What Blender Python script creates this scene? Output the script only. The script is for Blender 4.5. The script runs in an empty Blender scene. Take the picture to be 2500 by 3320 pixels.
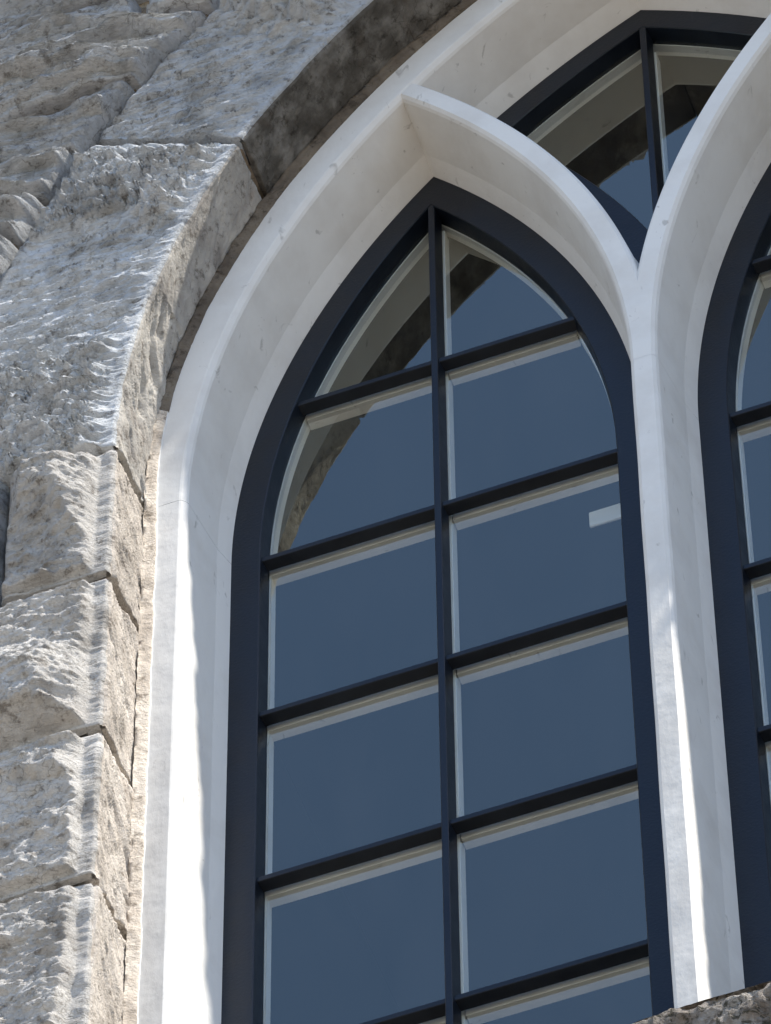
import bpy, math, random
import numpy as np
from mathutils import Matrix, Vector

S = bpy.context.scene
random.seed(7)

# ------------------------------------------------------------------ camera
cam_d = bpy.data.cameras.new("camera")
cam = bpy.data.objects.new("camera", cam_d)
S.collection.objects.link(cam)
S.camera = cam
PITCH, YAW, ROLL = 0.9771, 0.3436, -0.0112
CAM = Vector((1.5326, -4.4599, -7.2997))
fw = Vector((-math.sin(YAW) * math.cos(PITCH), math.cos(YAW) * math.cos(PITCH), math.sin(PITCH)))
rt = Vector((math.cos(YAW), math.sin(YAW), 0))
up = rt.cross(fw)
rt2 = rt * math.cos(ROLL) + up * math.sin(ROLL)
up2 = up * math.cos(ROLL) - rt * math.sin(ROLL)
m = Matrix((rt2, up2, -fw)).transposed().to_4x4()
m.translation = CAM
cam.matrix_world = m
cam_d.sensor_fit = 'VERTICAL'
cam_d.sensor_height = 36.0
cam_d.lens = 22000 / 3320 * 36.0
cam_d.clip_start = 0.1
cam_d.clip_end = 600

# ------------------------------------------------------------------ sky, sun, exposure
SUN = Vector((1.0, -0.25, 1.9)).normalized()
w = bpy.data.worlds.new("World")
S.world = w
w.use_nodes = True
nt = w.node_tree
bg = nt.nodes['Background']
sky = nt.nodes.new('ShaderNodeTexSky')
sky.sky_type = 'NISHITA'
sky.sun_disc = False
sky.sun_elevation = math.asin(SUN.z)
sky.sun_rotation = math.atan2(SUN.x, SUN.y)
sky.altitude = 100
sky.air_density = 1.0
sky.dust_density = 0.3
sky.ozone_density = 2.5
nt.links.new(sky.outputs[0], bg.inputs[0])
bg.inputs[1].default_value = 0.135
sd = bpy.data.lights.new("sun", 'SUN')
sd.energy = 4.3
sd.angle = math.radians(0.53)
sd.color = (1.0, 0.93, 0.82)
so = bpy.data.objects.new("sun", sd)
S.collection.objects.link(so)
so.rotation_euler = SUN.to_track_quat('Z', 'Y').to_euler()
S.view_settings.view_transform = 'Standard'
S.view_settings.look = 'None'
S.view_settings.exposure = 0.92
S.view_settings.gamma = 1.0
S.view_settings.use_curve_mapping = False

# ------------------------------------------------------------------ noise
def _hash(i, j, k, s):
    h = (i * 374761393 + j * 668265263 + k * 2147483647 + s * 1274126177) & 0xFFFFFFFF
    h = ((h ^ (h >> 13)) * 1274126177) & 0xFFFFFFFF
    h = (h ^ (h >> 16)) & 0xFFFFFFFF
    return h / 2147483647.5 - 1.0

def vnoise(x, y, z, s=0):
    xi = np.floor(x).astype(np.int64); yi = np.floor(y).astype(np.int64); zi = np.floor(z).astype(np.int64)
    fx = x - xi; fy = y - yi; fz = z - zi
    fx = fx * fx * fx * (fx * (fx * 6 - 15) + 10); fy = fy * fy * fy * (fy * (fy * 6 - 15) + 10); fz = fz * fz * (3 - 2 * fz)
    r = 0
    for a in (0, 1):
        for b in (0, 1):
            for c in (0, 1):
                wgt = (fx if a else 1 - fx) * (fy if b else 1 - fy) * (fz if c else 1 - fz)
                r = r + wgt * _hash(xi + a, yi + b, zi + c, s)
    return r

def fbm(x, y, z, oct=4, s=0, gain=.5):
    r = 0; a = 1; t = 0
    for o in range(oct):
        r = r + a * vnoise(x, y, z, s + o * 17); t += a
        x = x * 2.03 + 5.1; y = y * 2.03 + 1.7; z = z * 2.03 + 9.2; a *= gain
    return r / t

def ridged(x, y, z, oct=3, s=0):
    r = 0; a = 1; t = 0
    for o in range(oct):
        r = r + a * (1 - 2 * np.abs(vnoise(x, y, z, s + o * 13))); t += a
        x = x * 2.1 + 3.3; y = y * 2.1 + 7.7; z = z * 2.1 + 1.9; a *= .5
    return r / t

def sstep(a, b, x):
    t = np.clip((x - a) / (b - a), 0, 1)
    return t * t * (3 - 2 * t)

# ------------------------------------------------------------------ materials
def mat(name):
    mm = bpy.data.materials.new(name); mm.use_nodes = True
    n = mm.node_tree.nodes; l = mm.node_tree.links
    return mm, n, l, n['Principled BSDF']

def noise(n, l, vec, scale, detail=4, rough=.55, stretch=None, dist=0.0):
    if stretch:
        mp = n.new('ShaderNodeMapping'); mp.inputs['Scale'].default_value = stretch[:3]
        if len(stretch) > 3:
            mp.inputs['Rotation'].default_value = (0, stretch[3], 0)
        l.new(vec, mp.inputs[0]); vec = mp.outputs[0]
    t = n.new('ShaderNodeTexNoise'); t.inputs['Scale'].default_value = scale
    t.inputs['Detail'].default_value = detail; t.inputs['Roughness'].default_value = rough
    t.inputs['Distortion'].default_value = dist
    l.new(vec, t.inputs['Vector'])
    return t.outputs['Fac']

def ramp(n, l, fac, stops):
    r = n.new('ShaderNodeValToRGB')
    e = r.color_ramp.elements
    while len(e) < len(stops): e.new(.5)
    for i, (p, c) in enumerate(stops):
        e[i].position = p; e[i].color = (*c, 1) if len(c) == 3 else c
    l.new(fac, r.inputs[0])
    return r.outputs[0]

def mixc(n, l, fac, a, b, mode='MIX'):
    x = n.new('ShaderNodeMix'); x.data_type = 'RGBA'; x.blend_type = mode
    if hasattr(fac, 'name'): l.new(fac, x.inputs[0])
    else: x.inputs[0].default_value = fac
    for v, i in ((a, 6), (b, 7)):
        if hasattr(v, 'name'): l.new(v, x.inputs[i])
        else: x.inputs[i].default_value = (*v, 1)
    return x.outputs[2]

def bump(n, l, b, h, strength, dist, prev=None):
    bp = n.new('ShaderNodeBump'); bp.inputs['Strength'].default_value = strength
    bp.inputs['Distance'].default_value = dist
    l.new(h, bp.inputs['Height'])
    if prev: l.new(prev, bp.inputs['Normal'])
    l.new(bp.outputs[0], b.inputs['Normal'])
    return bp.outputs[0]

def stone_mat(name, light, midc, dark, stain=0.35, bs=1.0, moss=0.0, grain=(1, 1, 1)):
    mm, n, l, b = mat(name)
    tc = n.new('ShaderNodeTexCoord').outputs['Object']
    c1 = noise(n, l, tc, 14, 6, .62)
    col = ramp(n, l, c1, [(.3, dark), (.48, midc), (.68, light)])
    c2 = noise(n, l, tc, 60, 5, .7)
    sp = ramp(n, l, c2, [(.34, (.48, .46, .44)), (.45, (1, 1, 1)), (.72, (1.1, 1.1, 1.1))])
    col = mixc(n, l, 1.0, col, sp, 'MULTIPLY')
    c3 = noise(n, l, tc, 7, 5, .65, dist=.6)
    st = ramp(n, l, c3, [(.56, (0, 0, 0)), (.70, (1, 1, 1))])
    s2 = n.new('ShaderNodeMath'); s2.operation = 'MULTIPLY'; s2.inputs[1].default_value = stain
    l.new(st, s2.inputs[0])
    col = mixc(n, l, s2.outputs[0], col, (.17, .115, .075))
    if moss:
        c4 = noise(n, l, tc, 45, 4, .7, dist=1.5)
        ms = ramp(n, l, c4, [(.52, (0, 0, 0)), (.60, (moss, moss, moss))])
        col = mixc(n, l, ms, col, (.05, .05, .025))
    oi = n.new('ShaderNodeObjectInfo')
    mr = n.new('ShaderNodeMapRange'); mr.inputs['To Min'].default_value = .76; mr.inputs['To Max'].default_value = 1.0
    l.new(oi.outputs['Random'], mr.inputs['Value'])
    hsv = n.new('ShaderNodeHueSaturation'); l.new(mr.outputs[0], hsv.inputs['Value']); l.new(col, hsv.inputs['Color'])
    l.new(hsv.outputs[0], b.inputs['Base Color'])
    b.inputs['Roughness'].default_value = .93
    b.inputs['Specular IOR Level'].default_value = .2
    h1 = noise(n, l, tc, 70, 6, .68, stretch=(grain[0], grain[1], grain[2], .25))
    h2 = noise(n, l, tc, 320, 3, .6)
    h3 = noise(n, l, tc, 190, 5, .75, stretch=(.38 * grain[0], 1, 1.15 * grain[2], .25), dist=.3)
    p = bump(n, l, b, h1, .9 * bs, .007)
    p = bump(n, l, b, h3, .8 * bs, .0032, p)
    bump(n, l, b, h2, .6 * bs, .0014, p)
    # fine dark pits and hairline cracks
    v = n.new('ShaderNodeTexVoronoi'); v.feature = 'DISTANCE_TO_EDGE'; v.inputs['Scale'].default_value = 34
    wv = n.new('ShaderNodeMapping'); wv.inputs['Scale'].default_value = (.6, 1, 1.3)
    nz = n.new('ShaderNodeTexNoise'); nz.inputs['Scale'].default_value = 25; nz.inputs['Detail'].default_value = 4
    l.new(tc, nz.inputs['Vector'])
    ad = n.new('ShaderNodeVectorMath'); ad.operation = 'MULTIPLY_ADD'
    l.new(nz.outputs['Color'], ad.inputs[0]); ad.inputs[1].default_value = (.06, .06, .06); l.new(tc, ad.inputs[2])
    l.new(ad.outputs[0], wv.inputs[0]); l.new(wv.outputs[0], v.inputs['Vector'])
    ck = ramp(n, l, v.outputs['Distance'], [(.0, (.45, .43, .40)), (.035, (1, 1, 1))])
    gate = ramp(n, l, noise(n, l, tc, 11, 3, .6), [(.50, (0, 0, 0)), (.60, (.75, .75, .75))])
    fin = mixc(n, l, gate, hsv.outputs[0], mixc(n, l, 1.0, hsv.outputs[0], ck, 'MULTIPLY'))
    l.new(fin, b.inputs['Base Color'])
    return mm

M_rock = stone_mat('rock_faced_stone', (.84, .81, .765), (.70, .675, .64), (.38, .355, .325), .28, 1.35, grain=(.7, 1, 1.3))
M_arch = stone_mat('pale_blue_grey_stone', (.80, .83, .86), (.66, .69, .72), (.38, .395, .41), .10, 1.35, grain=(.6, 1, 1.3))
M_reveal = stone_mat('tooled_stone', (.84, .77, .69), (.72, .65, .575), (.46, .41, .36), .28, 1.0, grain=(1.6, 1.6, .7))
M_wall = stone_mat('layered_stone', (.76, .78, .80), (.58, .595, .61), (.30, .31, .32), .22, 1.5, grain=(.45, 1, 1.9))
M_soffit = stone_mat('dark_brown_stone', (.34, .325, .30), (.125, .115, .10), (.05, .043, .036), .45, .6)  # much darker brown stone for the upper arch soffits
M_mortar = stone_mat('lime_mortar', (.44, .37, .29), (.27, .22, .17), (.11, .09, .07), .5, .8, moss=.5)
M_seam = stone_mat('sandy_mortar', (.82, .75, .66), (.70, .62, .53), (.42, .36, .30), .3, .9)
M_upper_seam = stone_mat('dark_brown_mortar', (.27, .23, .18), (.18, .15, .12), (.09, .075, .06), .4, .8)  # darker brown mortar for the seam round the upper arch
M_sill = stone_mat('mossy_stone', (.70, .66, .60), (.46, .41, .36), (.22, .18, .15), .4, 1.6, moss=.8)

def paint(name, col, dirt, rough=.5, bs=.15, specks=True, spec=.4, wear_dim=False):
    mm, n, l, b = mat(name)
    tc = n.new('ShaderNodeTexCoord').outputs['Object']
    a = noise(n, l, tc, 9, 5, .6)
    f = ramp(n, l, a, [(.45, (0, 0, 0)), (.75, (.7, .7, .7))])
    c = mixc(n, l, f, col, dirt)
    if specks:
        s = noise(n, l, tc, 55, 3, .6, stretch=(1, 1, .35), dist=.8)
        sf = ramp(n, l, s, [(.66, (0, 0, 0)), (.73, (.6, .6, .6))])
        c = mixc(n, l, sf, c, (dirt[0] * .6, dirt[1] * .6, dirt[2] * .6))
    if wear_dim:  # streaky wear, plus a downward greying that tones down the sunlit fronts
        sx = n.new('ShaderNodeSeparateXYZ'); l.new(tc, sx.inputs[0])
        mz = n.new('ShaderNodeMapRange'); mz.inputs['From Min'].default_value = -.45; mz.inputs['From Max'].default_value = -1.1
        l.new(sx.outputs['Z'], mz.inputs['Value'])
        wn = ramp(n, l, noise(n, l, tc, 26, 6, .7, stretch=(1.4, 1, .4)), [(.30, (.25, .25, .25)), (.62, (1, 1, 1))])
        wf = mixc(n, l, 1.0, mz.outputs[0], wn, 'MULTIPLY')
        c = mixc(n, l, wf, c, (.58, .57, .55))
    l.new(c, b.inputs['Base Color'])
    b.inputs['Roughness'].default_value = rough
    b.inputs['Specular IOR Level'].default_value = spec
    h = noise(n, l, tc, 120, 4, .6, stretch=(1, 1, .5))
    h2 = noise(n, l, tc, 16, 3, .5)
    p = bump(n, l, b, h, bs, .002)
    bump(n, l, b, h2, bs * 1.2, .008, p)
    return mm

M_white = paint('white_masonry_paint', (.76, .755, .735), (.62, .60, .57), .8, .22, spec=.12)
M_worn_dimmed = paint('worn_dimmed_masonry_paint', (.76, .755, .735), (.60, .58, .55), .85, .26, spec=.1, wear_dim=True)
M_lining = paint('white_inner_paint', (.88, .88, .85), (.66, .65, .60), .55, .08)
M_brown = paint('dark_brown_underside_paint', (.018, .014, .014), (.03, .024, .022), .5, .1)

def black_mat():
    mm, n, l, b = mat('black_gloss_paint')
    tc = n.new('ShaderNodeTexCoord').outputs['Object']
    a = noise(n, l, tc, 20, 5, .65)
    c = ramp(n, l, a, [(.35, (.0040, .0065, .012)), (.7, (.008, .0125, .021))])
    s = noise(n, l, tc, 70, 4, .7, stretch=(1, 1, .15))
    sf = ramp(n, l, s, [(.68, (0, 0, 0)), (.76, (.22, .22, .22))])
    c = mixc(n, l, sf, c, (.11, .115, .13))
    l.new(c, b.inputs['Base Color'])
    rr = ramp(n, l, a, [(.3, (.28,) * 3), (.7, (.46,) * 3)])
    l.new(rr, b.inputs['Roughness'])
    b.inputs['Specular IOR Level'].default_value = .27
    h = noise(n, l, tc, 260, 3, .6)
    bump(n, l, b, h, .25, .0012)
    return mm
M_black = black_mat()

GLASS_IOR = 2.25
def glass_mat():
    mm, n, l, b = mat('window_glass')
    out = n['Material Output']
    tr = n.new('ShaderNodeBsdfTransparent'); tr.inputs[0].default_value = (.96, .98, .98, 1)
    gl = n.new('ShaderNodeBsdfGlossy'); gl.inputs['Roughness'].default_value = 0.0
    gl.inputs['Color'].default_value = (.98, 1, .88, 1)
    fr = n.new('ShaderNodeFresnel')
    # both faces of the pane reflect alike (the rays are not bent inside it)
    ge = n.new('ShaderNodeNewGeometry')
    im = n.new('ShaderNodeMapRange'); im.inputs['To Min'].default_value = GLASS_IOR; im.inputs['To Max'].default_value = 1 / GLASS_IOR
    l.new(ge.outputs['Backfacing'], im.inputs['Value']); l.new(im.outputs[0], fr.inputs['IOR'])
    tc = n.new('ShaderNodeTexCoord').outputs['Object']
    h = noise(n, l, tc, 2.5, 2, .5)
    bp = n.new('ShaderNodeBump'); bp.inputs['Strength'].default_value = .06; bp.inputs['Distance'].default_value = .004
    l.new(h, bp.inputs['Height']); l.new(bp.outputs[0], gl.inputs['Normal'])
    # thin film of dust catches a little light
    df = n.new('ShaderNodeBsdfDiffuse'); df.inputs[0].default_value = (.45, .48, .52, 1)
    ds = noise(n, l, tc, 6, 6, .65, stretch=(1.6, 1, .45, .5), dist=.9)
    dm = n.new('ShaderNodeMapRange'); dm.inputs['From Min'].default_value = .35; dm.inputs['From Max'].default_value = .8
    dm.inputs['To Min'].default_value = .0; dm.inputs['To Max'].default_value = .03
    l.new(ds, dm.inputs['Value'])
    mx = n.new('ShaderNodeMixShader'); l.new(fr.outputs[0], mx.inputs[0]); l.new(tr.outputs[0], mx.inputs[1]); l.new(gl.outputs[0], mx.inputs[2])
    m2 = n.new('ShaderNodeMixShader'); l.new(dm.outputs[0], m2.inputs[0]); l.new(mx.outputs[0], m2.inputs[1]); l.new(df.outputs[0], m2.inputs[2])
    l.new(m2.outputs[0], out.inputs['Surface'])
    n.remove(b)
    return mm
M_glass = glass_mat()

def flat_mat(name, c, rough=.8, scale=6):
    mm, n, l, b = mat(name)
    tc = n.new('ShaderNodeTexCoord').outputs['Object']
    a = noise(n, l, tc, scale, 5, .6)
    col = ramp(n, l, a, [(.3, tuple(v * .8 for v in c)), (.7, tuple(v * 1.15 for v in c))])
    l.new(col, b.inputs['Base Color']); b.inputs['Roughness'].default_value = rough
    return mm
M_clear, _n, _l, _b = mat('clear_glass_back')
_t = _n.new('ShaderNodeBsdfTransparent'); _t.inputs[0].default_value = (.97, .985, .98, 1)
_l.new(_t.outputs[0], _n['Material Output'].inputs['Surface']); _n.remove(_b)
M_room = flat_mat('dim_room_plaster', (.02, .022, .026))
M_ground = flat_mat('pale_paving', (.21, .175, .135), .9, .4)
M_box = flat_mat('white_plastic', (.72, .72, .70), .4)

# ------------------------------------------------------------------ object helpers
def link(name, me, parent=None, mats=()):
    o = bpy.data.objects.new(name, me)
    S.collection.objects.link(o)
    for q in mats: me.materials.append(q)
    if parent: o.parent = parent
    return o

def empty(name, loc, label, cat, group=None):
    o = bpy.data.objects.new(name, None); S.collection.objects.link(o)
    o.location = loc; o['label'] = label; o['category'] = cat
    if group: o['group'] = group
    return o

def fix(o, parent):
    # parts are modelled in world coordinates; keep them there under a moved parent
    o.parent = parent
    o.location = -parent.location
    return o

def grid_mesh(name, P, smooth=True, matidx=None, flip=False):
    nu, nv = P.shape[:2]
    co = P.reshape(-1, 3)
    i = np.arange(nu - 1)[:, None] * nv + np.arange(nv - 1)[None, :]
    f = np.stack([i, i + nv, i + nv + 1, i + 1], -1).reshape(-1, 4)
    if flip: f = f[:, ::-1]
    me = bpy.data.meshes.new(name)
    me.vertices.add(len(co)); me.vertices.foreach_set('co', co.ravel())
    me.loops.add(f.size); me.loops.foreach_set('vertex_index', f.ravel().astype(np.int32))
    me.polygons.add(len(f))
    me.polygons.foreach_set('loop_start', np.arange(0, f.size, 4, dtype=np.int32))
    me.polygons.foreach_set('loop_total', np.full(len(f), 4, dtype=np.int32))
    if smooth: me.polygons.foreach_set('use_smooth', np.ones(len(f), dtype=bool))
    if matidx is not None: me.polygons.foreach_set('material_index', matidx.reshape(-1).astype(np.int32))
    me.update(); me.validate()
    return me

def py_mesh(name, verts, faces, smooth=False):
    me = bpy.data.meshes.new(name)
    me.from_pydata([tuple(v) for v in verts], [], faces)
    me.update()
    if smooth:
        for p in me.polygons: p.use_smooth = True
    return me

def box_mesh(name, a, b, bev=0.0):
    (x0, y0, z0), (x1, y1, z1) = a, b
    v = [(x0, y0, z0), (x1, y0, z0), (x1, y1, z0), (x0, y1, z0), (x0, y0, z1), (x1, y0, z1), (x1, y1, z1), (x0, y1, z1)]
    f = [(0, 3, 2, 1), (4, 5, 6, 7), (0, 1, 5, 4), (1, 2, 6, 5), (2, 3, 7, 6), (3, 0, 4, 7)]
    me = py_mesh(name, v, f)
    if bev:
        import bmesh
        bm = bmesh.new(); bm.from_mesh(me)
        bmesh.ops.bevel(bm, geom=bm.edges[:], offset=bev, segments=2, affect='EDGES')
        bm.to_mesh(me); bm.free()
    return me

# ------------------------------------------------------------------ shared geometry of the pointed arches
ZS = -0.3206                  # springing line
XC = 0.0116                   # axis of the left lancet
MX = 0.3193                   # axis of the mullion and of the whole window
CA = XC + 0.9734              # centre of the left-hand arcs
CB = XC - 0.9734              # centre of the left lancet's right-hand arc
CAm = 2 * MX - CA
CBm = 2 * MX - CB
ZBOT = -1.86
RM = 1.2811                   # centre line of the curved ribs
DS = .036                      # the frames follow slightly tighter arcs than the stone
CD = CA - DS; CDm = 2 * MX - CD
RD = 1.2466                   # where masonry meets the black frames
YW = -0.018                   # front plane of the black frames

# ================================================================== GROUND
g = link('ground', py_mesh('ground', [(-150, -150, -9.0), (150, -150, -9.0), (150, 150, -9.0), (-150, 150, -9.0)], [(0, 1, 2, 3)]), None, [M_ground])
g['kind'] = 'structure'

# dark room behind the windows (open towards them)
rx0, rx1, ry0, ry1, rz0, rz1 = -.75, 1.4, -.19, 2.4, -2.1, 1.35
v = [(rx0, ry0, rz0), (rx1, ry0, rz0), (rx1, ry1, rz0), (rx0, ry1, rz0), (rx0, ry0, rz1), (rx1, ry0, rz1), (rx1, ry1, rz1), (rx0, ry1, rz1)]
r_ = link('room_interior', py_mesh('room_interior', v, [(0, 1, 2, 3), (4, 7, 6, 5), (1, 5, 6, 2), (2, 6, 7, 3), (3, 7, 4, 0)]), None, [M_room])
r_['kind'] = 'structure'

# ================================================================== STONE WALL
YF = -0.232                   # plane of the drafted margins
RI0, RI1, REXT = 1.316, 1.328, 1.570
wall = empty('stone_wall', (MX, 0, ZBOT), 'weathered grey rock-faced stone wall with arch stones and jamb blocks around the white tracery', 'wall')

def r_in(th):
    return RI0 + (RI1 - RI0) * np.clip(th / math.radians(29), 0, 1)

def arch_pt(r, s, side):
    # s < 0: straight jamb (metres below the springing); s >= 0: angle in radians round the arc
    th = np.clip(s, 0, None)
    x = CA - r * np.cos(th); z = ZS + r * np.sin(th) + np.minimum(s, 0)
    if side > 0: x = 2 * MX - x
    return x, z

def facets(x, z, seed, amp, rise, box, nplane=7, nscoop=12, stretch=1.0, tilt=.35):
    """split stone: the lowest of a few tilted planes, bitten into by shallow bowls"""
    rg = random.Random(seed)
    x0, x1, z0, z1 = box
    h = np.minimum(rise, amp * 1.6)
    for _ in range(nplane):
        px, pz = rg.uniform(x0, x1), rg.uniform(z0, z1)
        gx, gz = rg.gauss(0, tilt) / stretch, rg.gauss(0, tilt)
        h = np.minimum(h, amp * rg.uniform(.8, 1.5) + gx * (x - px) + gz * (z - pz))
    h = np.maximum(h, amp * .2 * sstep(0, .01, rise))
    wx = x + .012 * vnoise(x * 30, z * 30, x * 0 + 3, seed + 5); wz = z + .012 * vnoise(x * 30, z * 30, x * 0 + 8, seed + 6)
    for _ in range(nscoop):
        px, pz = rg.uniform(x0, x1), rg.uniform(z0, z1)
        rad = rg.uniform(.03, .075); dep = amp * rg.uniform(.10, .55)
        d2 = ((wx - px) / stretch) ** 2 + (wz - pz + .4 * (wx - px) * rg.uniform(-1, 1) / stretch) ** 2
        h = np.minimum(h, dep + d2 / (2 * rad) * 2.2)
    return np.maximum(h, .004 * sstep(0, .01, rise))

def ledge(x, z, seed, freq, amp, warp=1.0):
    """undercut shelves: every shelf leans up and out, then breaks back sharply below"""
    t = (z + .030 * warp * fbm(x * 6, z * 8, x * 0 + seed, 4, seed + 40, .6) + .12 * x) * freq
    k = np.floor(t); f = t - k
    a = .45 + .55 * vnoise(x * 9, k * 3.7, x * 0 + seed, seed + 41)
    return amp * np.clip(a, 0, 1) * (1 - f) * sstep(0, .10, f)

def rock(x, z, seed, amp, margin_d):
    w_ = .010 * vnoise(x * 24, z * 24, x * 0, seed + 2)
    rise = np.clip(margin_d + .5 * w_, 0, 1)
    h = facets(x, z, seed, amp, rise, (x.min(), x.max() if x.max() - x.min() < .6 else x.min() + .6, z.min(), z.max()), 6, 4, 1.0, .38)
    k = sstep(0, .012, margin_d)
    r2 = ridged(x * 26 + z * 12, z * 44 - x * 10, x * 0, 3, seed + 3)
    f2 = fbm(x * 48, z * 80, x * 0 + 2.2, 4, seed + 9, .7)
    return h + k * (.0055 * r2 + .0085 * f2 + ledge(x, z, seed, 5.2, .014, 2.2) + ledge(x, z, seed + 5, 15, .006, 1.8))

def punched(x, z, seed, amp=.0045):
    """short, mostly level chisel strokes"""
    wz = z + .006 * vnoise(x * 16, z * 20, x * 0, seed + 7) - .10 * x
    a = ridged(x * 17, wz * 115, x * 0 + seed, 1, seed) * .8
    a = a + .8 * vnoise(x * 42, wz * 170, x * 0 + 2, seed + 1)
    a = a + .5 * ridged(x * 60, wz * 200, x * 0 + seed, 1, seed + 3)
    return amp * a + .003 * fbm(x * 14, z * 14, x * 0, 2, seed + 2)

def arch_stone(s0, s1, side, seed, style, step=.0032, r_out=REXT, vis=True):
    """one jamb block or voussoir, wrapped round the arris on to the reveal"""
    mid = r_in(max(s0, 0)) if s0 > 0 else RI0
    L = (s1 - s0) * (1.45 if s0 >= 0 else 1.0)
    nv = max(8, int(L / step))
    gap = .0080 / (1.45 if s0 >= 0 else 1.0)
    sv = np.linspace(s0 + gap, s1 - gap, nv)
    front = max(6, int((r_out - 1.32) / step)); rev = max(5, int(.105 / (step * .9)))
    # path parameter: distance along front from the outer end then along the reveal
    rr = float(r_in(max(s0, 0)))
    pr = np.concatenate([np.linspace(r_out - .002, rr + .006, front), [rr + .0025, rr + .0006, rr], np.full(rev, rr)])
    py = np.concatenate([np.full(front, YF), [YF + .0006, YF + .0025, YF + .006], np.linspace(YF + .009, -.130, rev)])
    nr = np.concatenate([np.zeros(front), [-.4, -.7, -.92], -np.ones(rev)])
    ny = np.concatenate([-np.ones(front), [-.92, -.7, -.4], np.zeros(rev)])
    R, SV = np.meshgrid(pr, sv, indexing='ij'); Y, _ = np.meshgrid(py, sv, indexing='ij')
    NR, _ = np.meshgrid(nr, sv, indexing='ij'); NY, _ = np.meshgrid(ny, sv, indexing='ij')
    radj = r_in(np.clip(SV, 0, None)) - rr
    Rr = R + radj * sstep(rr + .12, rr, R)
    scl = np.where(SV > 0, 1.45, 1.0)
    dv = np.minimum((SV - s0) * scl, (s1 - SV) * scl)            # distance to the bed joints
    da = R - rr                                                   # distance to the arris (front)
    do = r_out - R
    X, Z = arch_pt(Rr, SV, side)
    isF = NY < -.5
    if style == 'rock':
        md = np.minimum(np.minimum((dv - .013) * 1.5, (da - .021 + .005 * fbm(Z * 22, Z * 0, Z * 0, 3, seed)) * .95), (do - .004) * 1.2)
        h = rock(X, Z, seed, .050 if side < 0 else .020, np.clip(md, 0, 1))
        h = h + punched(X * .4, Z, seed + 4, .0005)
    elif style == 'v1':
        # punched middle with rough, broken ground above and below
        th = np.degrees(SV)
        m1 = sstep(21.0, 21.8, th - 1.5 * vnoise(X * 12, Z * 12, Z * 0, 3)) * sstep(28.3, 27.7, th)
        m0 = sstep(12.0, 7.5, th + 3 * vnoise(X * 9, Z * 9, Z * 0, 5))
        edge = sstep(.016, .048, da) * sstep(.012, .020, do)
        wx_ = X + .008 * vnoise(X * 50, Z * 60, Z * 0, 19); wz_ = Z + .006 * vnoise(X * 50, Z * 60, Z * 0 + 4, 23) - .18 * X
        rough = fbm(wx_ * 34, wz_ * 85, Z * 0 + 1, 4, seed, .68)
        rdg = ridged(wx_ * 42, wz_ * 100, Z * 0, 3, seed + 1)
        h = punched(X, Z, seed, .0044) * sstep(-.002, .014, dv) * (.08 + .92 * sstep(.008, .030, da))
        h = h - .006 * sstep(17.5, 19.5, th) * sstep(22.3, 21.3, th) * edge * sstep(.0, .08, do)   # hollow under the rough patch
        h = h + (m1 + m0) * edge * (.008 + .020 * rough + .013 * rdg)
    elif style == 'v2':
        th = np.degrees(SV)
        edge = sstep(.026, .060, da) * sstep(.008, .022, do)
        m1 = sstep(39.6, 40.2, th)
        rough = fbm(X * 34, Z * 75, Z * 0 + 1, 4, seed, .66); rdg = ridged((X + Z * .3) * 34, (Z - X * .2) * 80, Z * 0, 3, seed + 1)
        h = punched(X, Z, seed, .0044) * sstep(-.002, .014, dv) * (.08 + .92 * sstep(.008, .030, da)) - .004 * sstep(.25, .0, np.abs(th - 38.6))
        h = h + .006 * sstep(38.9, 39.1, th) * sstep(40.0, 39.4, th) * edge
        h = h + m1 * edge * (.020 + .016 * rough + .014 * rdg)
        # a long shallow scar across the punched face
        q = (Z - .425) - .75 * (X + .27)
        h = h - .006 * np.exp(-(q / .004) ** 2) * sstep(.01, .04, X + .36) * sstep(-.13, -.19, X)
    else:
        h = punched(X, Z, seed)
    # drafted margin along the arris: fine tooth-like strokes
    tooth = vnoise(Z * 0 + seed, (Z + .15 * X) * 210, R * 20, seed + 8)
    h = h + np.where(isF, (.0007 if side < 0 else .0) * tooth * sstep(.024, .014, da), 0)
    # the reveal: coarse diagonal tooling with a few deep bites
    q = Z * 1.0 + (Y - YF) * 1.7
    bite = np.clip(fbm((Y) * 34, q * 26, Z * 0 + seed, 3, seed + 21) - .22, 0, 1) * 1.4
    rel = .0035 * fbm(Y * 60, q * 120, Z * 0, 4, seed + 20, .6) - .012 * bite + .004 * fbm(Y * 20, Z * 12, Z * 0, 2, seed + 23)
    if style in ('v1', 'v2'):
        rel = rel * np.where(SV > math.radians(16 if style == 'v1' else 0), .30, 1.0)
    inr = sstep(.0, .012, Y - YF)
    h = np.where(isF, h, rel * inr)
    if side > 0: Y = Y - .034 * np.clip((-.13 - Y) / (-.13 - YF), 0, 1)  # unseen right side set forward so its shadow narrows the sunlit strips
    if side > 0: h = h * sstep(.0, .05, np.where(isF, da, 0)) * np.where(isF, .6, .2)  # relief flattened there to keep that shadow's edge straight
    # worn edges towards every joint
    ed = np.minimum(dv, np.where(isF, do, 1))
    h = h - .007 * sstep(.010, .0, ed) - .003 * sstep(.006, 0, np.where(isF, da, .006))
    Rr = Rr + NR * h
    Y = Y + NY * h
    # broken arris
    Rr = Rr + (.0015 if side < 0 else .0005) * np.where(np.abs(NR * NY) > .1, vnoise(Z * 45, Z * 0, Z * 0, seed + 31), 0)
    X, Z = arch_pt(Rr, SV + .0012 * vnoise(R * 60, SV * 3, Y * 0, seed + 2), side)
    X = np.minimum(X, MX - .001) if side < 0 else np.maximum(X, MX + .001)
    P = np.stack([X, Y, Z], -1)
    # skirts into the wall on all four sides
    nx, nz = arch_pt(Rr - NR * .04, SV, side)
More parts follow.
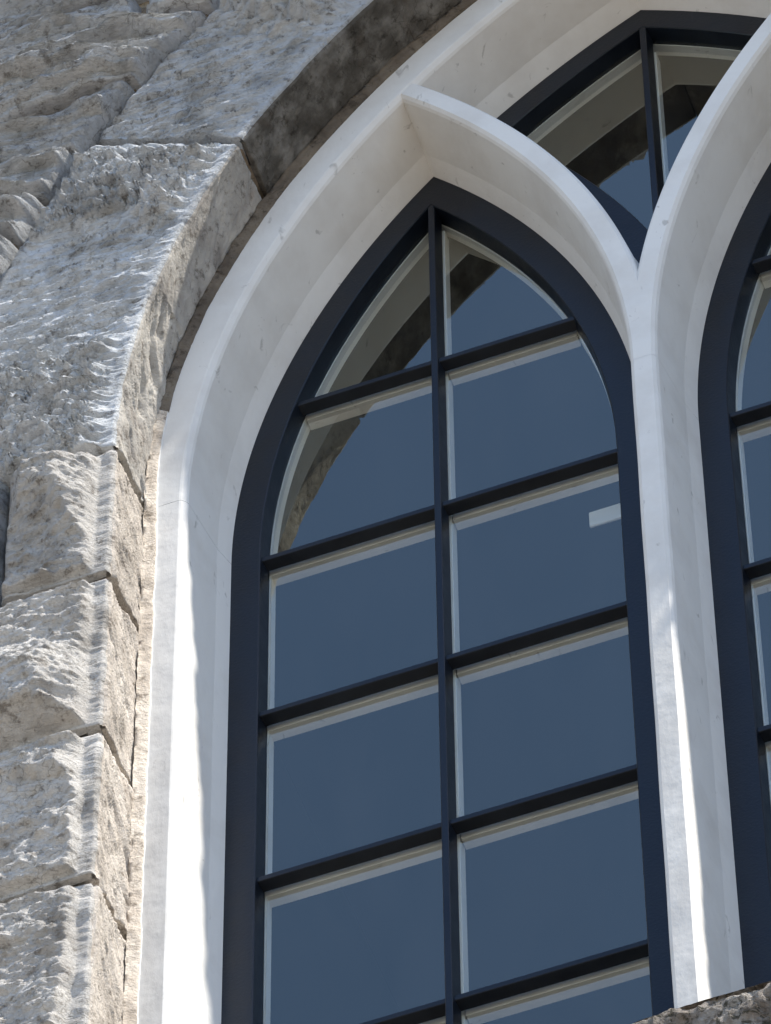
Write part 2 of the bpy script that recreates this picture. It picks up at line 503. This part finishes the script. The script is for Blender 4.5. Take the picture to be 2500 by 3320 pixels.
    Q = np.stack([nx, Y - NY * .045, nz], -1)
    P = np.concatenate([Q[:, :1], P, Q[:, -1:]], 1)
    P = np.concatenate([np.concatenate([Q[:1, :1], Q[:1], Q[:1, -1:]], 1), P], 0)
    nu_, nv_ = P.shape[:2]
    idx = np.zeros((nu_ - 1, nv_ - 1), int)
    idx[front + 2:, :] = 1
    me = grid_mesh('stone', P, True, idx, flip=(side > 0))
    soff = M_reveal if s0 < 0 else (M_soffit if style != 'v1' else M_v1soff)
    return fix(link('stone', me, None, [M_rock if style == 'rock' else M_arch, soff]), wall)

M_v1soff = stone_mat('grey_stone', (.58, .55, .50), (.42, .40, .37), (.27, .25, .23), .25, .6)

Jz = [-.3026, -.597, -.910, -1.1975, -1.492, -1.79]
js = [z - ZS for z in Jz]; js[0] = 0.0
for side in (-1, 1):
    st = .0026 if side < 0 else .007
    for k in range(5):
        ro = [1.4605, 1.66, 1.62, 1.66, 1.60][k]
        arch_stone(js[k + 1], js[k], side, 11 + k * 7 + side, 'rock', st, ro)
    arch_stone(0.0, math.radians(29.0), side, 61 + side, 'v1', st)
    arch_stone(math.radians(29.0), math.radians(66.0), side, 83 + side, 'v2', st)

# coursed rubble outside the arch ring
courses = [-1.79, -1.492, -1.1975, -.91, -.597, -.3026, -.10, .10, .245, .33, .415, .548, .688, .772, .90, 1.03, 1.17, 1.30]
def field_stone(xa, xb, z0, z1, side, seed, step, style):
    """xa, xb: functions of z giving the left and right ends"""
    nz = max(5, int((z1 - z0) / step)); 
    zz = np.linspace(z0 + .006, z1 - .006, nz)
    A = xa(zz); B = xb(zz)
    nxn = max(6, int(np.max(B - A) / (step * 1.25)))
    if np.min(B - A) < .012: return None
    t = np.linspace(0, 1, nxn)
    X = A[None] + (B - A)[None] * t[:, None]; Z = np.repeat(zz[None], nxn, 0)
    wob = .007 * vnoise(X * 11, X * 0 + seed, Z * 0, seed) * np.minimum(1, np.minimum(Z - z0, z1 - Z) / .02 * 0 + 1)
    dz = np.minimum(Z - z0, z1 - Z); dx = np.minimum((X - A[None]), (B[None] - X))
    ed = np.minimum(dz, dx)
    lay = ridged(X * 5, (Z + .10 * X) * 42, X * 0, 4, seed + 3)
    big = fbm(X * 7, Z * 11, X * 0, 3, seed)
    fine = fbm(X * 40, (Z + .1 * X) * 150, X * 0, 3, seed + 5, .6)
    blk = np.floor(3 * vnoise(X * 9, Z * 20, X * 0, seed + 6)) / 3
    h = facets(X, Z, seed, .045, ed * 1.6, (float(X.min()), float(X.max()), z0, z1), 5, 9, 3.0, .5) + sstep(0, .01, ed) * (.004 * lay + .005 * fine + .005 * blk + ledge(X, Z, seed, 21, .034, 1.3) + ledge(X, Z, seed + 9, 55, .011, .7)) - .012 * sstep(.008, 0, ed)
    Z2 = Z + wob
    P = np.stack([X, YF - h, Z2], -1)
    Q = P.copy(); Q[..., 1] = YF + .04
    P = np.concatenate([Q[:, :1], P, Q[:, -1:]], 1)
    P = np.concatenate([np.concatenate([Q[:1, :1], Q[:1], Q[:1, -1:]], 1), P, np.concatenate([Q[-1:, :1], Q[-1:], Q[-1:, -1:]], 1)], 0)
    if side > 0: P[..., 0] = 2 * MX - P[..., 0]
    return fix(link('stone', grid_mesh('stone', P, True, None, flip=(side > 0)), None, [M_wall]), wall)

def ext_x(z, gap=.002):
    zz = np.asarray(z, float)
    return CA - np.sqrt(np.clip((REXT + gap) ** 2 - np.clip(zz - ZS, 0, None) ** 2, 0, None))
rs = random.Random(5)
for side in (-1, 1):
    for ci in range(len(courses) - 1):
        z0, z1 = courses[ci], courses[ci + 1]
        if z1 <= -.30:
            k = 4 - ci
            ro = [1.4605, 1.66, 1.62, 1.66, 1.60][k] if 0 <= k < 5 else 1.6
            xr = CA - ro - .004
            right = lambda z, xr=xr: np.full_like(z, xr)
            xe = xr
        else:
            apexz = ZS + math.sqrt((REXT + .006) ** 2 - (CA - MX) ** 2)
            def right(z):
                return np.where(z < apexz, np.minimum(ext_x(z), MX - .004), MX - .004)
            xe = float(np.min(right(np.array([z0, z1]))))
        x = xe
        cuts = [xe]
        rs2 = random.Random(ci * 3 + 1)
        first = {12: .10}.get(ci)
        while cuts[-1] > -1.05:
            cuts.append(cuts[-1] - (first if (first and len(cuts) == 1) else rs2.uniform(.33, .6)))
        for j in range(len(cuts) - 1):
            vis = side < 0 and cuts[j + 1] < .1 and cuts[j] > -.62 and z1 > .1
            step = .0028 if vis else .012
            fr = (lambda z, f=right: f(z)) if j == 0 else (lambda z, c=cuts[j]: np.full_like(z, c - .004))
            fl = lambda z, c=cuts[j + 1]: np.full_like(z, c + .004)
            field_stone(fl, fr, z0, z1, side, 100 + ci * 11 + j * 3, step, 'lay')

# mortar bed behind every joint, wrapped into the reveal
for side in (-1, 1):
    st = .006 if side < 0 else .02
    sv = np.concatenate([np.arange(-1.5, 0, st), np.arange(0, math.radians(67), st / 1.4)])
    pr = np.concatenate([np.linspace(2.15, 1.72, 30 if side < 0 else 10), np.linspace(1.715, 1.335, 90 if side < 0 else 20), [1.327, 1.325], np.full(8, 1.3245)])
    n_ = len(pr)
    py = np.concatenate([np.full(n_ - 10, YF + .018), [YF + .019, YF + .020], np.linspace(YF + .022, -.128, 8)])
    R, SV = np.meshgrid(pr, sv, indexing='ij'); Y = np.repeat(py[:, None], len(sv), 1)
    R = R + (r_in(np.clip(SV, 0, None)) - RI0) * sstep(1.5, 1.33, R)
    X, Z = arch_pt(R, SV, side)
    X = np.where((X > MX) if side < 0 else (X < MX), MX, X)
    Y = np.where(R > REXT + .012, YF + .004, Y)
    Y = Y + .006 * fbm(X * 45, Z * 45, Z * 0, 3, 5) * ((Y < YF + .0185) & (R > 1.34))
    o = fix(link('mortar', grid_mesh('mortar', np.stack([X, Y, Z], -1), True, None, flip=(side > 0)), None, [M_mortar]), wall)
    # sandy fillet between the stones and the painted tracery
    sv = np.concatenate([np.arange(-1.5, 0, .004), np.arange(0, math.radians(67), .003)])
    th = np.clip(sv, 0, None)
    inner = np.interp(np.degrees(th), [0, 3, 8, 15, 30, 60], [1.3005, 1.3035, 1.3075, 1.311, 1.3145, 1.3165])
    lump = .0022 * fbm(sv * 24, sv * 0, sv * 0, 6, 77, .75) * np.interp(np.degrees(th), [0, 22, 35], [1, 1, .35])
    inner = inner + lump
    outer = r_in(th) + .004
    rows = []
    for t, yy in ((0, -.139), (.25, -.1395), (.5, -.138), (.75, -.1365), (.93, -.1352), (1, -.1335), (1.02, -.127)):
        r_row = outer + (inner - outer) * t if t > 0 else r_in(th) - .0008
        if t == 0: yy = -.1385 - .008 * np.abs(fbm(sv * 16, sv * 0, sv * 0, 5, 91, .7))
        x_, z_ = arch_pt(r_row, sv, side)
        yv = yy + .0022 * fbm(sv * 60, sv * 0 + t * 3, sv * 0, 3, 31) * (t < 1)
        rows.append(np.stack([x_, yv, z_], -1))
    P = np.array(rows)
    P[..., 0] = np.minimum(P[..., 0], MX) if side < 0 else np.maximum(P[..., 0], MX)
    cut = int(np.searchsorted(sv, math.radians(9)))
    for nm, a_, b_, mt in (('mortar_seam', 0, cut + 1, M_seam), ('mortar_seam', cut, P.shape[1], M_upper_seam)):
        idx = np.zeros((P.shape[0] - 1, b_ - a_ - 1), int); idx[5:] = 1
        fix(link(nm, grid_mesh(nm, P[:, a_:b_], True, idx, flip=(side > 0)), None, [mt, M_white if a_ == 0 else mt]), wall)

# ================================================================== WHITE TRACERY
trac = empty('window_tracery', (MX, -.05, ZBOT), 'white painted masonry tracery whose central mullion forks into two curved ribs inside the pointed arch', 'tracery')
NA = 90
def rib_profile_outer():
    return [(1.336, -.118), (1.334, -.131), (1.2725, -.131), (1.2700, -.1302), (1.2650, -.1255), (1.2632, -.122), (1.2545, -.046, .018), (RD, -.0185, DS), (RD, .012, DS), (1.336, .012)]

def outer_rib(side):
    for part in ('jamb_moulding', 'arch_rib'):
        rows = []
        for pf in rib_profile_outer():
            r, y = pf[:2]; sh = pf[2] if len(pf) > 2 else 0.0
            if part == 'jamb_moulding':
                pts = [(CA - r, y, ZS + z) for z in np.linspace(-1.5, -.0005, 50)]
            else:
                cc, r2 = CA - sh, r - sh
                tm = math.acos((cc - MX) / r2)
                pts = [(cc - r2 * math.cos(t * tm), y, ZS + r2 * math.sin(t * tm)) for t in np.linspace(0, 1, NA)]
            rows.append(pts)
        P = np.array(rows)
        amp = np.where((P[..., 1:2] < -.02), .0006, .0)
        P = P + amp * np.stack([fbm(P[..., 2] * 7, P[..., 1] * 9, P[..., 0] * 7, 2, 3), 0 * P[..., 0], 0 * P[..., 0]], -1)
        if side > 0: P[..., 0] = 2 * MX - P[..., 0]
        idx = np.zeros((P.shape[0] - 1, P.shape[1] - 1), int)
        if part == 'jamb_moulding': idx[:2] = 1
        me = grid_mesh(part, P, True, idx, flip=(side > 0))
        sharpen(me, 6)
        fix(link(part, me, None, [M_white, M_worn_dimmed]), trac)

def sharpen(me, ang=22):
    import bmesh
    bm = bmesh.new(); bm.from_mesh(me)
    for e in bm.edges:
        if len(e.link_faces) == 2 and e.calc_face_angle(0) > math.radians(ang): e.smooth = False
    bm.to_mesh(me); bm.free()

RIB = [(-.0115, -.130), (-.0155, -.1262), (-.0175, -.122), (-.0266, -.046), (-.0345, -.0185), (-.0345, .011), (.0345, .011), (.0345, -.0185), (.0266, -.046), (.0175, -.122), (.0155, -.1262), (.0115, -.130), (-.0115, -.130)]
def branch(side):
    # springs from the left side of the mullion and dies into the left arch rib (side=-1)
    rows = []
    for (d, y) in RIB:
        r = RM + d
        pts = []
        t1 = math.acos((XC - .035 - CB) / r)
        for t in np.linspace(0, 1, NA):
            th = t * t1
            x = CB + r * math.cos(th); z = ZS + r * math.sin(th)
            pts.append((x, y, z))
        rows.append(pts)
    P = np.array(rows)
    me = grid_mesh('tracery_rib', P, True, None, flip=False)
    import bmesh
    bm = bmesh.new(); bm.from_mesh(me)
    bmesh.ops.bisect_plane(bm, geom=bm.verts[:] + bm.edges[:] + bm.faces[:], plane_co=(MX, 0, 0), plane_no=(1, 0, 0), clear_outer=True)
    if side > 0:
        for v_ in bm.verts: v_.co.x = 2 * MX - v_.co.x
        bmesh.ops.reverse_faces(bm, faces=bm.faces[:])
    bm.to_mesh(me); bm.free()
    for p in me.polygons: p.use_smooth = True
    sharpen(me, 6)
    return fix(link('tracery_rib', me, None, [M_white]), trac)

def mullion():
    rows = []
    for (d, y) in RIB:
        pts = []
        for z in np.linspace(-1.5, -.0004, 60):
            wv = .00025 * math.sin(z * 23)
            pts.append((MX + d + (wv if y < -.05 else 0), y, ZS + z))
        rows.append(pts)
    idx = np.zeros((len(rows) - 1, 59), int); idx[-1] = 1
    me = grid_mesh('mullion', np.array(rows), True, idx)
    sharpen(me, 6)
    return fix(link('mullion', me, None, [M_white, M_worn_dimmed]), trac)
for sd_ in (-1, 1):
    outer_rib(sd_)
branch(-1); branch(1); mullion()

# ================================================================== WINDOWS
def arc_pts(cx, r, x0, x1, n, right=False):
    """points of an arc centred (cx, ZS) from x0 to x1, upper half"""
    a0 = math.acos(max(-1, min(1, (x0 - cx) / r))); a1 = math.acos(max(-1, min(1, (x1 - cx) / r)))
    return [(cx + r * math.cos(a), ZS + r * math.sin(a)) for a in np.linspace(a0, a1, n)]

def isect(c0, r0, c1, r1):
    d = c1 - c0
    x = (r0 * r0 - r1 * r1 + d * d) / (2 * d)
    return c0 + x, ZS + math.sqrt(max(0, r0 * r0 - x * x))

NL = 48
def rsh(dr):
    return DS * min(max(dr / .038, 0), 1)

def lancet_loop(dl, dr, db=None):
    q = rsh(dr); cb = CB + q
    rl = RD - DS - dl; rrr = RD - q - dr
    db = dl if db is None else db
    ax, az = isect(cb, rrr, CD, rl)
    L = [(CD - rl, z) for z in np.linspace(ZBOT + .1 + db, ZS, 24)[:-1]]
    L += arc_pts(CD, rl, CD - rl, ax, NL)[:-1]
    L += arc_pts(cb, rrr, ax, cb + rrr, NL)[:-1]
    L += [(cb + rrr, z) for z in np.linspace(ZS, ZBOT + .1 + db, 24)]
    L += [(x, ZBOT + .1 + db) for x in np.linspace(cb + rrr, CD - rl, 8)[1:-1]]
    return L

def top_loop(d, dlow=None):
    dlow = d if dlow is None else dlow
    rl = RD - DS - d; r2 = RM + .0345 + dlow
    lx, lz = isect(CB, r2, CD, rl)
    L = arc_pts(CD, rl, lx, MX, NL)[:-1]
    L += arc_pts(CDm, rl, MX, 2 * MX - lx, NL)[:-1]
    L += arc_pts(CBm, r2, 2 * MX - lx, MX, NL)[:-1]
    L += arc_pts(CB, r2, MX, lx, NL)[:-1]
    return L

def loop_mesh(name, loops, close=True):
    """loops: list of (list of (x,z), y)"""
    n = len(loops[0][0]); V = []; F = []
    for L, y in loops:
        V += [(x, y, z) for x, z in L]
    K = len(loops)
    for k in range(K if close else K - 1):
        a = k * n; b = ((k + 1) % K) * n
        for i in range(n):
            j = (i + 1) % n
            F.append((a + i, a + j, b + j, b + i))
    me = py_mesh(name, V, F, True)
    sharpen(me, 25)
    return me

DL, DR = .0382, .0382
def lx(z, d=DL):
    r = RD - DS - d
    return CD - (r if z < ZS else math.sqrt(max(r * r - (z - ZS) ** 2, 0)))
def rx(z, d=DR):
    q = rsh(d); r = RD - q - d
    return CB + q + (r if z < ZS else math.sqrt(max(r * r - (z - ZS) ** 2, 0)))
BX = XC                    # centre line of the vertical glazing bar

def tri_prism(name, pts_a, pts_b):
    n = len(pts_a)
    V = list(pts_a) + list(pts_b)
    F = [tuple(range(n))[::-1], tuple(range(n, 2 * n))] + [(i, (i + 1) % n, n + (i + 1) % n, n + i) for i in range(n)]
    return py_mesh(name, V, F)

def vbar(x, z0, z1):
    prof = [(-.0080, .0022), (-.0045, YW + .0016), (-.0036, YW + .0008), (.0036, YW + .0008), (.0045, YW + .0016), (.0080, .0022)]
    return tri_prism('glazing_bar', [(x + a, y, z0) for a, y in prof], [(x + a, y, z1) for a, y in prof])

def hbar(x0, x1, z):
    prof = [(-.0080, .0021), (-.0046, YW + .0062), (-.0038, YW + .0055), (.0038, YW + .0055), (.0046, YW + .0062), (.0080, .0021)]
    return tri_prism('glazing_bar', [(x0, y, z + a) for a, y in prof], [(x1, y, z + a) for a, y in prof])

def back_bar(x0, x1, z0, z1, y0=.0088, y1=.026):
    return box_mesh('inner_bar', (x0, y0, z0), (x1, y1, z1))

def pane_mesh(poly, y0=.0030, th=.004, tilt=(0, 0)):
    cx = sum(p[0] for p in poly) / len(poly); cz = sum(p[1] for p in poly) / len(poly)
    f = lambda x, z, y: (x, y + (x - cx) * tilt[0] + (z - cz) * tilt[1], z)
    me = tri_prism('pane', [f(x, z, y0) for x, z in poly], [f(x, z, y0 + th) for x, z in poly])
    for p in me.polygons: p.material_index = 0 if p.index == 0 else 1
    return me

bars_z = [.008 - .33 * k for k in range(0, 5)]
APX = isect(CB + rsh(DR), RD - rsh(DR) - DR, CD, RD - DS - DL)
def build_lancet(label):
    t = empty('lancet_window', (XC, 0, ZBOT + .1), label, 'window', 'black framed lancet windows')
    F = loop_mesh('frame', [(lancet_loop(-.006, -.006), .010), (lancet_loop(-.006, -.006), YW), (lancet_loop(DL - .0012, DR - .0012), YW), (lancet_loop(DL, DR), YW + .0012),
                            (lancet_loop(DL + .0035, DR + .0035), .0021), (lancet_loop(DL + .0035, DR + .0035), .0027), (lancet_loop(DL + .0015, DR + .0015), .0027), (lancet_loop(DL + .0015, DR + .0015), .010)])
    fix(link('frame', F, None, [M_black]), t)
    I = loop_mesh('inner_lining', [(lancet_loop(DL + .0025, DR + .0025), .0088), (lancet_loop(DL + .0045, DR + .0045), .0088), (lancet_loop(DL + .0045, DR + .0045), .026), (lancet_loop(-.02, -.02), .030), (lancet_loop(-.02, -.02), .0155), (lancet_loop(DL + .0025, DR + .0025), .0155)])
    fix(link('inner_lining', I, None, [M_lining]), t)
    b = fix(link('glazing_bar', vbar(BX, ZBOT + .13, APX[1] + .012), None, [M_black]), t)
    ib = link('inner_bar', back_bar(BX - .0095, BX + .0095, ZBOT + .14, APX[1] - .03), None, [M_lining]); ib.parent = b
    for z in bars_z:
        for x0, x1 in ((lx(z) - .004, BX - .0030), (BX + .0030, rx(z) + .004)):
            b = fix(link('glazing_bar', hbar(x0, x1, z), None, [M_black]), t)
            ib = link('inner_bar', back_bar(x0 + .008, x1 - .008, z - .0095, z + .0095,   .0089, .0255), None, [M_lining]); ib.parent = b
    zs_ = [APX[1] + .02] + bars_z + [ZBOT + .14]
    rr_ = random.Random(3)
    for k in range(len(zs_) - 1):
        zt, zb = zs_[k], zs_[k + 1]
        zz = np.linspace(zb, min(zt, APX[1] + .002), 26)
        for s_ in (-1, 1):
            if s_ < 0: poly = [(BX - .001, zb)] + [(BX - .001, zz[-1])] + [(min(lx(z, DL + .002), BX - .0015), z) for z in zz[::-1]]
            else: poly = [(BX + .001, zz[-1]), (BX + .001, zb)] + [(max(rx(z, DR + .002), BX + .0015), z) for z in zz]
            poly = [p for i, p in enumerate(poly) if i == 0 or (abs(p[0] - poly[i - 1][0]) + abs(p[1] - poly[i - 1][1])) > 1e-5]
            me = pane_mesh(poly, tilt=(rr_.uniform(-.0012, .0012), rr_.uniform(-.0012, .0012)))
            fix(link('pane', me, None, [M_glass, M_clear]), t)
    return t

left = build_lancet('tall black framed lancet window filling the opening to the left of the white mullion')
# the second lancet is the same window, one bay to the right
right = left.copy(); S.collection.objects.link(right)
right.location.x += 2 * (MX - XC)
right['label'] = 'black framed lancet window cut off by the right edge, right of the white mullion'
for ch in list(left.children):
    c = ch.copy(); S.collection.objects.link(c); c.parent = right
    for gch in ch.children:
        d = gch.copy(); S.collection.objects.link(d); d.parent = c

top = empty('top_light', (MX, 0, ZS + .2), 'small kite shaped black framed window between the forked ribs, above both lancets', 'window')
DT = .0385
fix(link('frame', loop_mesh('frame', [(top_loop(-.006), .010), (top_loop(-.006), YW), (top_loop(DT - .0012), YW), (top_loop(DT), YW + .0012), (top_loop(DT + .0035), .0021), (top_loop(DT + .0035), .0027), (top_loop(DT + .0015), .0027), (top_loop(DT + .0015), .010)]), None, [M_black]), top)
fix(link('inner_lining', loop_mesh('inner_lining', [(top_loop(DT + .0025), .0088), (top_loop(DT + .0045), .0088), (top_loop(DT + .0045), .026), (top_loop(-.02), .030), (top_loop(-.02), .0155), (top_loop(DT + .0025), .0155)]), None, [M_lining]), top)
tl = top_loop(DT)
tz1 = max(p[1] for p in tl); tz0 = min(p[1] for p in tl)
TBX = MX
b = fix(link('glazing_bar', vbar(TBX, tz0 - .01, tz1 + .012), None, [M_black]), top)
ib = link('inner_bar', back_bar(TBX - .0095, TBX + .0095, tz0 + .03, tz1 - .03), None, [M_lining]); ib.parent = b
tl = top_loop(DT + .002)
for s_ in (-1, 1):
    n4 = NL - 1
    if s_ < 0: poly = [p for p in tl[:n4] if p[0] < TBX - .001] + [(TBX - .001, tz1 - .006), (TBX - .001, tz0 + .008)] + [p for p in tl[3 * n4:] if p[0] < TBX - .001]
    else: poly = [(TBX + .001, tz1 - .006)] + [p for p in tl[n4:3 * n4] if p[0] > TBX + .001] + [(TBX + .001, tz0 + .008)]
    fix(link('pane', pane_mesh(poly, tilt=(.0008 * s_, .0004)), None, [M_glass, M_clear]), top)

# small white box behind the glass
bx = link('small_box', box_mesh('small_box', (.186, .050, -.374), (.262, .053, -.342), .0008), None, [M_box])
bx['label'] = 'small white box behind the glass at the right of the third row of panes'; bx['category'] = 'box'

# ================================================================== SILL
xs = np.linspace(-.62, 1.30, 640)
prof = []
for z in np.linspace(-2.02, -1.80, 60): prof.append((-.285, z, 0))
for y in np.linspace(-.283, -.02, 40): prof.append((y, -1.797, 1))
prof = [(-.06, -2.03, 2), (-.15, -2.03, 2), (-.24, -2.03, 2)] + prof
rows = []
for (y, z, k) in prof:
    X = xs; zz = np.full_like(xs, z); yy = np.full_like(xs, y)
    r1 = fbm(X * 30, zz * 34 + yy * 30, X * 0 + yy * 20, 4, 8, .62); r2 = ridged(X * 60, zz * 60, yy * 50, 3, 4)
    hh = .012 * r1 + .006 * r2
    edge = sstep(.022, .0, abs(z + 1.797)) if k == 0 else (sstep(.03, .0, y + .285) if k == 1 else 0)
    bow = .010 * sstep(.36, .22, X)
    if k == 0: rows.append(np.stack([X, yy - hh + edge * .010, zz + .004 * r1 * edge - bow * edge], -1))
    elif k == 1: rows.append(np.stack([X, yy, zz + .004 * r1 - edge * .004 - bow * edge], -1))
    else: rows.append(np.stack([X, yy, zz + hh], -1))
sl = link('window_sill', grid_mesh('window_sill', np.array(rows), True, None, flip=True), None, [M_sill])
sl['label'] = 'rough brown mossy stone sill at the foot of the mullion in the bottom right corner'; sl['category'] = 'sill'
